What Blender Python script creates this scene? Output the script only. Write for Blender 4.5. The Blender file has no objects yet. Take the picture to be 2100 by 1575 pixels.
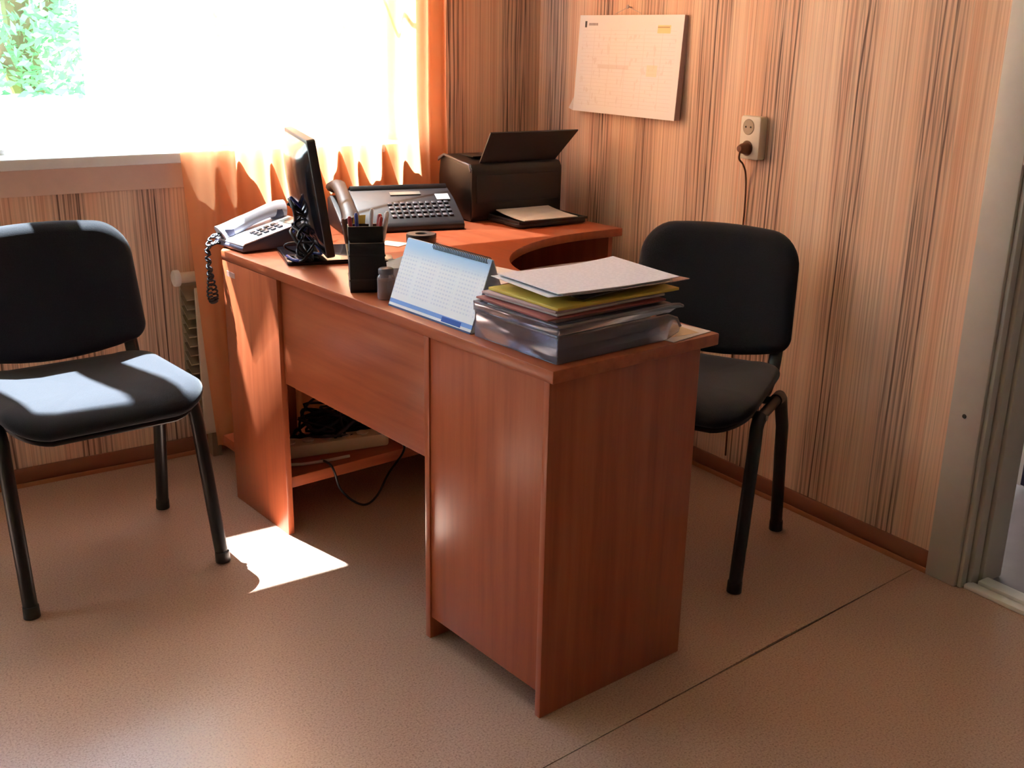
import bpy, bmesh, math, random
from mathutils import Vector, Matrix, Euler
random.seed(7)
scene = bpy.context.scene
COL = scene.collection

# ------------------------------------------------------------------ camera
cam_d = bpy.data.cameras.new('camera'); cam = bpy.data.objects.new('camera', cam_d); COL.objects.link(cam)
cam_d.sensor_fit = 'HORIZONTAL'; cam_d.sensor_width = 36.0; cam_d.lens = 2201.6454 / 2100.0 * 36.0
CR = Vector((0.8279522, -0.5604970, 0.0183899)); CU = Vector((0.1585109, 0.2653517, 0.9510325)); CF = Vector((0.5379307, 0.7844945, -0.3085434))
cam.matrix_world = Matrix(((CR.x, CU.x, -CF.x, -2.37347), (CR.y, CU.y, -CF.y, -3.32555), (CR.z, CU.z, -CF.z, 1.33338), (0, 0, 0, 1)))
cam_d.clip_start = 0.05
scene.camera = cam

# ------------------------------------------------------------------ sky, sun, exposure
SUN_DIR = Vector((0.104, -0.41, -1.0)).normalized()          # direction the light travels
world = bpy.data.worlds.new('world'); scene.world = world; world.use_nodes = True
wn = world.node_tree; wn.nodes.clear()
wo = wn.nodes.new('ShaderNodeOutputWorld'); wb = wn.nodes.new('ShaderNodeBackground'); ws = wn.nodes.new('ShaderNodeTexSky')
ws.sky_type = 'NISHITA'; ws.sun_disc = False; ws.sun_elevation = math.radians(67); ws.sun_rotation = math.radians(-9)
ws.air_density = 1.0; ws.dust_density = 1.5; ws.ozone_density = 1.0
wb.inputs['Strength'].default_value = 3.0
wn.links.new(ws.outputs[0], wb.inputs['Color']); wn.links.new(wb.outputs[0], wo.inputs['Surface'])
sun_d = bpy.data.lights.new('sun', 'SUN'); sun = bpy.data.objects.new('sun', sun_d); COL.objects.link(sun)
sun_d.energy = 500.0; sun_d.angle = math.radians(0.55); sun_d.color = (0.82, 0.92, 1.0)
sun.rotation_euler = SUN_DIR.to_track_quat('-Z', 'Y').to_euler(); sun.location = (-2.5, 6, 9)
vs = scene.view_settings
vs.view_transform = 'Standard'; vs.look = 'None'; vs.gamma = 1.0; vs.use_curve_mapping = False
vs.exposure = 0.0

# ------------------------------------------------------------------ node / material helpers
def lin(c):
    return tuple(((v / 255) / 12.92 if v / 255 <= 0.04045 else ((v / 255 + 0.055) / 1.055) ** 2.4) for v in c) + (1.0,)

class NT:
    def __init__(s, name):
        s.m = bpy.data.materials.new(name); s.m.use_nodes = True; s.t = s.m.node_tree; s.t.nodes.clear()
        s.out = s.t.nodes.new('ShaderNodeOutputMaterial')
    def n(s, typ, ins=None, **kw):
        nd = s.t.nodes.new('ShaderNode' + typ)
        for k, v in kw.items(): setattr(nd, k, v)
        for k, v in (ins or {}).items(): s.set(nd.inputs[k], v)
        return nd
    def set(s, sock, v):
        if isinstance(v, bpy.types.NodeSocket): s.t.links.new(v, sock)
        elif isinstance(v, bpy.types.Node): s.t.links.new(v.outputs[0], sock)
        else: sock.default_value = v
    def math(s, op, a, b=0.0, c=None, clamp=False):
        ins = {0: a, 1: b}
        if c is not None: ins[2] = c
        return s.n('Math', ins, operation=op, use_clamp=clamp).outputs[0]
    def mix(s, f, a, b, blend='MIX'):
        nd = s.t.nodes.new('ShaderNodeMix'); nd.data_type = 'RGBA'; nd.blend_type = blend
        s.set(nd.inputs[0], f); s.set(nd.inputs[6], a); s.set(nd.inputs[7], b)
        return nd.outputs[2]
    def ramp(s, f, stops):
        nd = s.t.nodes.new('ShaderNodeValToRGB'); cr = nd.color_ramp
        while len(cr.elements) < len(stops): cr.elements.new(0.5)
        for e, (p, c) in zip(cr.elements, stops): e.position = p; e.color = c
        s.set(nd.inputs[0], f); return nd.outputs[0]
    def noise(s, vec, scale, detail=2.0, rough=0.5):
        return s.n('TexNoise', {'Vector': vec, 'Scale': scale, 'Detail': detail, 'Roughness': rough}).outputs[0]
    def coord(s): return s.n('TexCoord').outputs['Object']
    def scaled(s, v, sc, loc=(0, 0, 0), rot=(0, 0, 0)):
        return s.n('Mapping', {'Vector': v, 'Scale': sc, 'Location': loc, 'Rotation': rot}).outputs[0]
    def bsdf(s, col, rough=0.5, spec=0.5, metal=0.0, bump=None, bstr=0.1, bdist=0.002, **kw):
        b = s.n('BsdfPrincipled', {'Base Color': col, 'Roughness': rough, 'Specular IOR Level': spec, 'Metallic': metal})
        for k, v in kw.items(): s.set(b.inputs[k.replace('_', ' ')], v)
        if bump is not None:
            s.set(b.inputs['Normal'], s.n('Bump', {'Height': bump, 'Strength': bstr, 'Distance': bdist}))
        return b.outputs[0]
    def done(s, sh):
        s.set(s.out.inputs['Surface'], sh); return s.m

def plain(name, c, rough=0.5, spec=0.5, metal=0.0, var=0.06, scale=30.0):
    t = NT(name); co = t.coord(); nz = t.noise(co, scale, 3)
    c = lin(c); d = tuple(v * (1 - var * 2) for v in c[:3]) + (1,)
    return t.done(t.bsdf(t.mix(nz, d, c), rough, spec, metal, bump=nz, bstr=0.05))

def wood(name, axis):
    t = NT(name); co = t.coord()
    sc = [42, 42, 42]; sc['XYZ'.index(axis)] = 2.2
    g = t.noise(t.scaled(co, sc), 1.0, 5, 0.6)
    sc2 = [7, 7, 7]; sc2['XYZ'.index(axis)] = 0.6
    g2 = t.noise(t.scaled(co, sc2, (3, 1, 2)), 1.0, 2)
    c = t.ramp(g, [(0.25, lin((146, 70, 42))), (0.5, lin((172, 88, 54))), (0.75, lin((184, 102, 66)))])
    c = t.mix(t.math('MULTIPLY', g2, 0.5), c, lin((138, 64, 40)))
    return t.done(t.bsdf(c, t.math('MULTIPLY_ADD', g, 0.12, 0.25), 0.5, bump=g, bstr=0.04, bdist=0.001))

def wallpaper(name, axis):
    t = NT(name); co = t.coord(); s = t.n('SeparateXYZ', {0: co})
    u = s.outputs['XY'.index(axis)]; z = s.outputs[2]
    def lines(freq, shear, zs, seed, lo, hi):
        uu = t.math('MULTIPLY_ADD', z, shear, u)
        v = t.n('CombineXYZ', {0: t.math('MULTIPLY', uu, freq), 1: t.math('MULTIPLY', z, zs), 2: seed})
        nz = t.n('TexNoise', {'Vector': v, 'Scale': 1.0, 'Detail': 1.0, 'Roughness': 0.4}).outputs[0]
        return t.n('MapRange', {0: nz, 1: lo, 2: hi, 3: 0.0, 4: 1.0}).outputs[0]
    warp = t.noise(t.n('CombineXYZ', {0: t.math('MULTIPLY', u, 2.1), 1: t.math('MULTIPLY', z, 0.8), 2: 4.0}), 1.0, 1)
    ph = t.math('MULTIPLY_ADD', t.math('SUBTRACT', warp, 0.5), 0.11, t.math('ADD', u, 0.36 + 0.265 * 40))
    fr = t.math('FRACT', t.math('DIVIDE', ph, 0.265))
    tri = t.math('ABSOLUTE', t.math('SUBTRACT', fr, 0.5))            # .5 at a dark band's centre, 0 between bands
    band = t.n('MapRange', {0: tri, 1: 0.2, 2: 0.36, 3: 0.0, 4: 1.0}, interpolation_type='SMOOTHSTEP').outputs[0]
    big = t.noise(t.scaled(co, (5, 5, 1.3)), 1.0, 2)
    base = t.ramp(big, [(0.3, lin((228, 184, 154))), (0.5, lin((238, 202, 176))), (0.72, lin((243, 214, 192)))])
    orange = lines(26, 0.0, 0.35, 2.0, 0.5, 0.7)
    base = t.mix(t.math('MULTIPLY', orange, 0.5), base, lin((230, 168, 138)))
    fine = lines(210, 0.0, 0.4, 5.0, 0.5, 0.66)
    base = t.mix(t.math('MULTIPLY', fine, 0.4), base, lin((186, 130, 106)))
    light = lines(180, 0.01, 0.4, 9.0, 0.55, 0.68)
    base = t.mix(t.math('MULTIPLY', light, 0.55), base, lin((248, 218, 192)))
    base = t.mix(t.math('MULTIPLY', band, 0.35), base, lin((200, 160, 142)))
    def stripes(freq, shear, seed, lo, hi):
        wob = t.noise(t.n('CombineXYZ', {0: t.math('MULTIPLY', u, 7.0), 1: t.math('MULTIPLY', z, 0.9), 2: seed}), 1.0, 2)
        uu = t.math('ADD', t.math('MULTIPLY_ADD', z, shear, u), t.math('MULTIPLY', wob, 0.05))
        pp = t.math('MULTIPLY', uu, freq)
        sn = t.math('SINE', t.math('MULTIPLY', pp, 6.2832))
        ln = t.n('MapRange', {0: sn, 1: lo, 2: hi, 3: 0.0, 4: 1.0}).outputs[0]
        idx = t.math('FLOOR', t.math('ADD', pp, 0.25))
        rnd = t.n('TexWhiteNoise', {'W': t.math('ADD', idx, seed)}, noise_dimensions='1D').outputs[0]
        along = t.noise(t.n('CombineXYZ', {0: t.math('MULTIPLY', idx, 1.7), 1: t.math('MULTIPLY', z, 2.6), 2: seed + 3.0}), 1.0, 2)
        st = t.math('MULTIPLY', t.math('MULTIPLY_ADD', rnd, 0.65, 0.35), t.n('MapRange', {0: along, 1: 0.32, 2: 0.52, 3: 0.15, 4: 1.0}).outputs[0])
        return t.math('MULTIPLY', ln, st)
    d1 = stripes(58, 0.012, 12.0, 0.30, 0.75); d2 = stripes(71, -0.010, 41.0, 0.35, 0.8); d3 = stripes(84, 0.004, 77.0, 0.2, 0.8)
    dk = t.math('MAXIMUM', d1, t.math('MULTIPLY', d2, 0.85))
    dark = t.math('MULTIPLY', dk, t.math('MULTIPLY_ADD', band, 0.92, 0.08))
    dark = t.math('MAXIMUM', dark, t.math('MULTIPLY', d3, 0.26))
    c = t.mix(dark, base, lin((80, 52, 48)))
    return t.done(t.bsdf(c, 0.6, 0.25, bump=dk, bstr=0.15, bdist=0.001))

def floor_mat():
    t = NT('linoleum'); co = t.coord()
    v = t.noise(co, 230, 3, 0.75); w = t.noise(co, 3.0, 3)
    c = t.ramp(v, [(0.36, lin((128, 96, 80))), (0.46, lin((182, 148, 130))), (0.6, lin((195, 163, 145))), (0.72, lin((214, 186, 170)))])
    c = t.mix(t.math('MULTIPLY', w, 0.4), c, lin((174, 138, 118)))
    return t.done(t.bsdf(c, 0.3, 0.7, bump=v, bstr=0.02, bdist=0.0005))

def fabric(name, c, c2):
    t = NT(name); co = t.coord(); v = t.noise(co, 420, 2)
    return t.done(t.bsdf(t.mix(v, lin(c), lin(c2)), 0.92, 0.15, bump=v, bstr=0.4, bdist=0.001, Sheen_Weight=0.15))

def translucent(name, c, tr, rough=0.9, weave=260, alpha=0.0):
    t = NT(name); co = t.coord(); v = t.noise(co, weave, 2); f = t.noise(t.scaled(co, (6, 6, 0.8)), 1.0, 2)
    col = t.mix(t.math('MULTIPLY', f, 0.5), lin(c), tuple(x * 0.82 for x in lin(c)[:3]) + (1,))
    d = t.n('BsdfDiffuse', {'Color': col}); tl = t.n('BsdfTranslucent', {'Color': col})
    m = t.n('MixShader', {0: tr, 1: d, 2: tl})
    if alpha > 0:
        m = t.n('MixShader', {0: alpha, 1: m, 2: t.n('BsdfTransparent', {'Color': (1, 1, 1, 1)})})
    return t.done(m.outputs[0])

def clear_plastic(name, c, tr):
    t = NT(name); nz = t.noise(t.coord(), 6, 2)
    g = t.n('BsdfGlossy', {'Color': (0.9, 0.9, 0.95, 1), 'Roughness': 0.12})
    d = t.n('BsdfPrincipled', {'Base Color': t.mix(nz, lin(c), tuple(x * .8 for x in lin(c)[:3]) + (1,)), 'Roughness': 0.2})
    x = t.n('BsdfTransparent', {'Color': (0.86, 0.84, 0.86, 1)})
    m = t.n('MixShader', {0: tr, 1: d, 2: x})
    fr = t.n('Fresnel', {'IOR': 1.45})
    return t.done(t.n('MixShader', {0: t.math('MULTIPLY', fr, 0.9), 1: m, 2: g}).outputs[0])

def glass_mat():
    t = NT('window_glass')
    x = t.n('BsdfTransparent', {'Color': (0.96, 0.98, 0.97, 1)}); g = t.n('BsdfGlossy', {'Roughness': 0.0})
    return t.done(t.n('MixShader', {0: t.math('MULTIPLY', t.n('Fresnel', {'IOR': 1.5}), 0.8), 1: x, 2: g}).outputs[0])

def printed(name, kind):
    """paper with faint printing; x runs across the sheet, z up (object coordinates, metres)"""
    t = NT(name); co = t.coord(); s = t.n('SeparateXYZ', {0: co}); x, z = s.outputs[0], s.outputs[2]
    def rng(v, a, b): return t.math('MULTIPLY', t.math('GREATER_THAN', v, a), t.math('LESS_THAN', v, b))
    if kind == 'tent':
        base = lin((246, 250, 255))
        head = t.n('MapRange', {0: z, 1: 0.105, 2: 0.15, 3: 0.0, 4: 0.75}, interpolation_type='SMOOTHSTEP').outputs[0]
        c = t.mix(head, base, lin((140, 196, 246)))
        row = t.math('LESS_THAN', t.math('FRACT', t.math('DIVIDE', z, 0.0085)), 0.42)
        colm = t.math('LESS_THAN', t.math('FRACT', t.math('DIVIDE', x, 0.0105)), 0.6)
        blk = t.math('MULTIPLY', t.math('LESS_THAN', t.math('FRACT', t.math('DIVIDE', x, 0.074)), 0.86), rng(z, 0.03, 0.128))
        k = t.math('MULTIPLY', t.math('MULTIPLY', row, colm), t.math('MULTIPLY', blk, 0.2))
        c = t.mix(k, c, lin((130, 150, 205)))
        bar = t.math('MULTIPLY', rng(z, 0.010, 0.019), 0.9)
        c = t.mix(bar, c, lin((92, 146, 226)))
        c = t.mix(t.math('MULTIPLY', rng(z, 0.006, 0.017), rng(x, 0.20, 0.268)), c, lin((28, 74, 170)))
        c = t.mix(t.math('MULTIPLY', t.math('LESS_THAN', z, 0.004), 1.0), c, lin((40, 60, 110)))
    elif kind == 'planner':
        base = lin((248, 248, 252))
        row = t.math('LESS_THAN', t.math('FRACT', t.math('DIVIDE', z, 0.012)), 0.12)
        colm = t.math('LESS_THAN', t.math('FRACT', t.math('DIVIDE', x, 0.085)), 0.03)
        ink = t.math('GREATER_THAN', t.noise(t.scaled(co, (60, 1, 30)), 1.0, 1), 0.64)
        k = t.math('MULTIPLY', t.math('MAXIMUM', t.math('MAXIMUM', row, colm), t.math('MULTIPLY', ink, rng(z, -0.2, 0.1))), t.math('MULTIPLY', rng(x, -0.235, 0.235), rng(z, -0.135, 0.115)))
        c = t.mix(t.math('MULTIPLY', k, 0.13), base, lin((170, 140, 130)))
        c = t.mix(t.math('MULTIPLY', rng(x, 0.145, 0.205), rng(z, 0.102, 0.126)), c, lin((244, 226, 170)))
        c = t.mix(t.math('MULTIPLY', rng(x, 0.145, 0.200), rng(z, 0.118, 0.122)), c, lin((200, 175, 130)))
        c = t.mix(t.math('MULTIPLY', t.math('MULTIPLY', rng(x, 0.11, 0.16), rng(z, -0.03, 0.005)), 0.4), c, lin((236, 230, 180)))
        c = t.mix(t.math('MULTIPLY', t.math('MULTIPLY', rng(x, -0.14, 0.02), rng(z, -0.012, 0.0)), 0.22), c, lin((200, 175, 160)))
        gl = t.math('GREATER_THAN', t.math('FRACT', t.math('DIVIDE', x, 0.0075)), 0.25)
        c = t.mix(t.math('MULTIPLY', t.math('MULTIPLY', rng(x, -0.205, -0.155), rng(z, 0.124, 0.132)), t.math('MULTIPLY', gl, 0.75)), c, lin((80, 70, 80)))
        c = t.mix(t.math('MULTIPLY', rng(x, -0.226, -0.215), rng(z, 0.118, 0.138)), c, lin((90, 90, 95)))
    else:
        base = lin((232, 230, 238))
        row = t.math('LESS_THAN', t.math('FRACT', t.math('DIVIDE', s.outputs[1], 0.011)), 0.3)
        ink = t.math('GREATER_THAN', t.noise(t.scaled(co, (110, 90, 1)), 1.0, 1), 0.48)
        c = t.mix(t.math('MULTIPLY', t.math('MULTIPLY', row, ink), 0.22), base, lin((150, 155, 170)))
    return t.done(t.bsdf(c, 0.55, 0.3))

M = {
 'wood_v': wood('cherry_laminate_upright', 'Z'), 'wood_y': wood('cherry_laminate_long', 'Y'), 'wood_x': wood('cherry_laminate_cross', 'X'),
 'paper_y': wallpaper('striped_wallpaper_side', 'Y'), 'paper_x': wallpaper('striped_wallpaper_window', 'X'),
 'lino': floor_mat(), 'label_pink': plain('faded_label', (196, 150, 140), 0.6), 'socket_shade': plain('shaded_ivory', (168, 148, 126), 0.5), 'key_grey': plain('dark_key_grey', (64, 60, 66), 0.4), 'slab_pale': plain('pale_slab', (206, 204, 198), 0.7), 'dark_back': plain('dark_back_wall', (74, 52, 40), 0.5), 'subfloor': plain('dark_subfloor', (40, 28, 20), 0.9),
 'skirting': plain('brown_skirting', (134, 78, 54), 0.5), 'skirting_lo': plain('light_brown_skirting', (164, 102, 68), 0.5),
 'white': plain('white_paint', (236, 235, 232), 0.4), 'pvc': plain('white_window_paint', (244, 244, 244), 0.3),
 'casing': plain('grey_white_door_paint', (196, 188, 180), 0.45), 'apron': plain('peach_board', (228, 194, 176), 0.6),
 'ceiling': plain('whitewash', (196, 190, 182), 0.9), 'glass': glass_mat(),
 'fabric': fabric('charcoal_fabric', (19, 20, 25), (37, 38, 46)), 'black_metal': plain('black_enamel', (20, 20, 23), 0.35),
 'black_plastic': plain('black_plastic', (24, 23, 26), 0.4), 'dark_plastic': plain('dark_grey_plastic', (34, 30, 35), 0.5),
 'grey_plastic': plain('mid_grey_plastic', (96, 92, 100), 0.4), 'gloss_black': plain('glossy_black_plastic', (22, 22, 28), 0.15),
 'silver_plastic': plain('silver_plastic', (206, 204, 214), 0.35), 'slate': plain('slate_blue_plastic', (92, 90, 110), 0.35),
 'curtain': translucent('orange_curtain_cloth', (249, 182, 134), 0.66, alpha=0.10), 'white_out': translucent('white_net_cloth', (246, 244, 238), 0.6, alpha=0.12),
 'paper': printed('printed_sheet', 'sheet'), 'tent': printed('tent_calendar_print', 'tent'), 'planner': printed('planner_print', 'planner'),
 'sheet': plain('white_paper', (236, 234, 236), 0.6), 'pad_edge': plain('paper_edges', (190, 160, 160), 0.8),
 'smoke': clear_plastic('smoky_clear_plastic', (150, 136, 148), 0.8), 'clear': clear_plastic('clear_plastic', (214, 200, 200), 0.7),
 'yellow': plain('yellow_card', (206, 178, 70), 0.6), 'red': plain('red_plastic', (160, 34, 44), 0.35), 'maroon': plain('maroon_card', (140, 66, 62), 0.6),
 'blue': plain('blue_plastic', (44, 60, 150), 0.35), 'brown': plain('brown_filling', (110, 64, 46), 0.7),
 'cream': plain('cream_plastic', (226, 208, 176), 0.45), 'ivory': plain('ivory_plastic', (222, 210, 192), 0.4), 'hole': plain('dark_hole', (40, 32, 28), 0.7),
 'steel': plain('steel', (180, 180, 184), 0.3, metal=1.0), 'radiator': plain('radiator_enamel', (222, 208, 188), 0.4), 'rad_fin': plain('radiator_fin_grey', (150, 134, 112), 0.6),
 'hall_floor': plain('grey_marbled_floor', (150, 140, 146), 0.35, var=0.25, scale=9), 'hall_wall': plain('hall_wall_paint', (190, 188, 184), 0.7),
 'navy': plain('navy_panel', (30, 26, 62), 0.3), 'bark': plain('bark', (96, 78, 60), 0.9), 'grass': plain('lawn', (110, 140, 76), 0.95, var=0.2),
 'leaf': translucent('leaf_green', (122, 166, 128), 0.45, weave=40), 'facade': plain('facade_plaster', (214, 206, 192), 0.9),
 'screen': plain('dark_screen', (14, 14, 18), 0.2), 'lcd': plain('grey_display', (120, 124, 118), 0.25),
}

# ------------------------------------------------------------------ mesh helpers
class MB:
    def __init__(s): s.v = []; s.f = []
    def add(s, v, f):
        o = len(s.v); s.v += [tuple(p) for p in v]; s.f += [tuple(i + o for i in q) for q in f]; return s
    def box(s, x0, x1, y0, y1, z0, z1, mat=None):
        v = [(x, y, z) for x in (x0, x1) for y in (y0, y1) for z in (z0, z1)]
        if mat is not None: v = [tuple(mat @ Vector(p)) for p in v]
        return s.add(v, [(0, 1, 3, 2), (4, 6, 7, 5), (0, 4, 5, 1), (2, 3, 7, 6), (0, 2, 6, 4), (1, 5, 7, 3)])
    def prism(s, pts, z0, z1, axis='z'):
        n = len(pts)
        def P(p, h): return (p[0], p[1], h) if axis == 'z' else ((p[0], h, p[1]) if axis == 'y' else (h, p[0], p[1]))
        v = [P(p, z0) for p in pts] + [P(p, z1) for p in pts]
        f = [tuple(range(n))[::-1], tuple(range(n, 2 * n))] + [(i, (i + 1) % n, n + (i + 1) % n, n + i) for i in range(n)]
        return s.add(v, f)
    def tube(s, path, r, n=8, sx=1.0, closed=False):
        P = [Vector(p) for p in path]; k = len(P); rr = r if isinstance(r, (list, tuple)) else [r] * k
        up = None; rings = []
        for i in range(k):
            a = P[(i - 1) % k] if (closed or i > 0) else P[i]; b = P[(i + 1) % k] if (closed or i < k - 1) else P[i]
            t = (b - a).normalized()
            if up is None:
                up = t.orthogonal().normalized() if abs(t.x) > 0.9 else (Vector((1, 0, 0)) - t * t.x).normalized()
            up = (up - t * up.dot(t)).normalized(); w = t.cross(up)
            rings.append([P[i] + (up * math.cos(2 * math.pi * j / n) * sx + w * math.sin(2 * math.pi * j / n)) * rr[i] for j in range(n)])
        v = [p for q in rings for p in q]; f = []
        for i in range(k if closed else k - 1):
            a, b = i * n, ((i + 1) % k) * n
            f += [(a + j, a + (j + 1) % n, b + (j + 1) % n, b + j) for j in range(n)]
        if not closed: f += [tuple(range(n))[::-1], tuple((k - 1) * n + j for j in range(n))]
        return s.add(v, f)
    def lathe(s, prof, n=24, c=(0, 0, 0)):
        v = []; f = []
        for r, z in prof: v += [(c[0] + r * math.cos(2 * math.pi * j / n), c[1] + r * math.sin(2 * math.pi * j / n), c[2] + z) for j in range(n)]
        for i in range(len(prof) - 1): f += [(i * n + j, i * n + (j + 1) % n, (i + 1) * n + (j + 1) % n, (i + 1) * n + j) for j in range(n)]
        f += [tuple(range(n))[::-1], tuple((len(prof) - 1) * n + j for j in range(n))]
        return s.add(v, f)
    def grid(s, fn, nu, nv):
        v = [fn(i / nu, j / nv) for j in range(nv + 1) for i in range(nu + 1)]
        return s.add(v, [(j * (nu + 1) + i, j * (nu + 1) + i + 1, (j + 1) * (nu + 1) + i + 1, (j + 1) * (nu + 1) + i) for j in range(nv) for i in range(nu)])
    def slab(s, fn, nu, nv, off):
        """sheet with thickness: fn(u,v) -> point, off = offset vector"""
        a = [Vector(fn(i / nu, j / nv)) for j in range(nv + 1) for i in range(nu + 1)]; b = [p + Vector(off) for p in a]; N = len(a); w = nu + 1
        f = []
        for j in range(nv):
            for i in range(nu):
                q = (j * w + i, j * w + i + 1, (j + 1) * w + i + 1, (j + 1) * w + i); f.append(q); f.append(tuple(k + N for k in q[::-1]))
        rim = [i for i in range(nu)] + [j * w + nu for j in range(nv)] + [nv * w + i for i in range(nu, 0, -1)] + [j * w for j in range(nv, 0, -1)]
        for k in range(len(rim)):
            x, y = rim[k], rim[(k + 1) % len(rim)]; f.append((y, x, x + N, y + N))
        return s.add(a + b, f)
    def build(s, name, mat, parent=None, bevel=0.0, seg=2, smooth=False, sharp=35, loc=None):
        me = bpy.data.meshes.new(name); me.from_pydata(s.v, [], s.f); me.update()
        bm = bmesh.new(); bm.from_mesh(me); bmesh.ops.recalc_face_normals(bm, faces=bm.faces)
        if bevel > 0:
            es = [e for e in bm.edges if len(e.link_faces) == 2 and e.calc_face_angle(0) > math.radians(30)]
            bmesh.ops.bevel(bm, geom=es, offset=bevel, segments=seg, affect='EDGES', profile=0.5, clamp_overlap=True)
        if smooth or bevel > 0:
            for f in bm.faces: f.smooth = True
            for e in bm.edges: e.smooth = not (len(e.link_faces) == 2 and e.calc_face_angle(0) > math.radians(sharp))
        bm.to_mesh(me); bm.free()
        o = bpy.data.objects.new(name, me); COL.objects.link(o); me.materials.append(M[mat] if isinstance(mat, str) else mat)
        if parent is not None: o.parent = parent
        if loc is not None: o.location = loc
        return o

def tag(o, label, cat, group=None, kind=None):
    if label: o['label'] = label
    if cat: o['category'] = cat
    if group: o['group'] = group
    if kind: o['kind'] = kind
    return o
def struct(o, label=None):
    o['kind'] = 'structure'
    if label: o['label'] = label
    return o
def empty(name, loc, rz=0.0, label=None, cat=None, group=None):
    o = bpy.data.objects.new(name, None); COL.objects.link(o); o.location = loc; o.rotation_euler = (0, 0, rz); o.empty_display_size = 0.05
    return tag(o, label, cat, group)
def B(x0, x1, y0, y1, z0, z1): return MB().box(x0, x1, y0, y1, z0, z1)
def copy_tree(o, parent=None):
    c = o.copy(); COL.objects.link(c); c.parent = parent
    for ch in list(o.children): copy_tree(ch, c)
    return c
def arc(c, r, a0, a1, n): return [(c[0] + r * math.cos(a0 + (a1 - a0) * i / n), c[1] + r * math.sin(a0 + (a1 - a0) * i / n)) for i in range(n + 1)]
def rrect(w, h, r, n=6, cx=0, cy=0):
    p = []
    for sx, sy, a in ((1, 1, 0), (-1, 1, .5), (-1, -1, 1), (1, -1, 1.5)):
        p += arc((cx + sx * (w / 2 - r), cy + sy * (h / 2 - r)), r, a * math.pi, (a + .5) * math.pi, n)
    return p
def smooth_path(P, n=8):
    P = [Vector(p) for p in P]; out = []
    for i in range(len(P) - 1):
        a, b, c, d = P[max(i - 1, 0)], P[i], P[i + 1], P[min(i + 2, len(P) - 1)]
        for k in range(n):
            t = k / n
            out.append(0.5 * ((2 * b) + (c - a) * t + (2 * a - 5 * b + 4 * c - d) * t * t + (3 * b - a - 3 * c + d) * t ** 3))
    out.append(P[-1]); return out

# ------------------------------------------------------------------ room shell  (corner at the origin, room in -x, -y)
XL, YB, ZC = -4.7, -7.0, 3.05
WX0, WX1, WZ0, WZ1 = -2.26, -0.56, 0.985, 2.76          # window opening
VX0, VX1 = -4.3, -2.85                                   # second window out of view, added to let in cool skylight
YO = 0.14                                               # outer face of the window wall
DY0, DY1, DZ = -1.93, -2.78, 2.05                        # doorway in the right wall

# floor: two sheets of linoleum that meet at a straight seam
fl = MB().box(XL - .1, 0.02, YB - .1, YO, -0.03, -0.004).build('floor', 'subfloor'); struct(fl)
def seam_y(x): return -1.812 + (x + 0.058) * 0.1005 - 0.0
def sheet(far):
    n = 40; P = []
    for i in range(n + 1):
        x = XL + (0.0 - XL) * i / n
        bump = 0.0025 * math.exp(-((x + 0.62) / 0.12) ** 2)
        g = 0.0013 + 0.0015 * math.exp(-((x + 0.55) / 0.28) ** 2)
        P.append((x, seam_y(x) + (g if far else -g), bump if far else 0.0))
    v = []; f = []
    for x, y, b in P:
        ys = [y, y + 0.03, 0.0] if far else [y, y - 0.03, YB]
        v += [(x, ys[0], b), (x, ys[1], 0), (x, ys[2], 0), (x, ys[0], -0.004)]
    for i in range(n):
        a, c = i * 4, i * 4 + 4
        f += [(a, a + 1, c + 1, c), (a + 1, a + 2, c + 2, c + 1), (a + 3, a, c, c + 3)]
    return MB().add(v, f).build('linoleum_sheet', 'lino', fl)
sheet(True); sheet(False)
MB().box(0.0, 0.14, DY1, DY0, -0.03, -0.002).build('doorway_floor', 'hall_floor', fl)

# walls
w = MB().box(0, .14, DY0, YO, -.03, ZC + .3); w.box(0, .14, YB - .1, DY1, -.03, ZC + .3); w.box(0, .14, DY1, DY0, DZ, ZC + .3)
struct(w.build('wall_right', 'paper_y'))
w = MB().box(XL - .1, VX0, 0, YO, -.03, ZC + .3).box(VX1, WX0, 0, YO, -.03, ZC + .3).box(VX0, VX1, 0, YO, -.03, WZ0 - .03).box(VX0, VX1, 0, YO, WZ1, ZC + .3).box(WX1, 0, 0, YO, -.03, ZC + .3).box(WX0, WX1, 0, YO, -.03, WZ0 - .03).box(WX0, WX1, 0, YO, WZ1, ZC + .3)
struct(w.build('wall_window', 'paper_x'))
struct(B(XL - .1, XL, YB - .1, YO, -.03, ZC + .1).build('wall_left', 'paper_y'))
struct(B(XL - .1, .14, YB - .1, YB, -.03, ZC + .1).build('wall_back', 'dark_back'))  # wall out of view, colour made dark to cut bounced light
struct(B(XL - .1, .14, YB - .1, YO, ZC, ZC + .1).build('ceiling', 'ceiling'))

# skirting boards
def skirt(name, horizontal, a, b):
    e = empty(name, (0, 0, 0)); struct(e)
    pr = [(0, 0.012), (0.013, 0.012), (0.016, 0.02), (0.013, 0.045), (0.006, 0.056), (0, 0.056)]
    lo = [(0, 0), (0.02, 0), (0.02, 0.008), (0.017, 0.0125), (0, 0.0125)]
    for nm, q, mt in (('skirting_board', pr, 'skirting'), ('skirting_foot', lo, 'skirting_lo')):
        q = [(-x, z) for x, z in q]
        MB().prism(q, a, b, 'x' if horizontal else 'y').build(nm, mt, e, smooth=True, sharp=50)
    return e
skirt('baseboard_right', False, DY0 + .088, 0.0)
skirt('baseboard_window', True, XL, 0.0)

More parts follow.
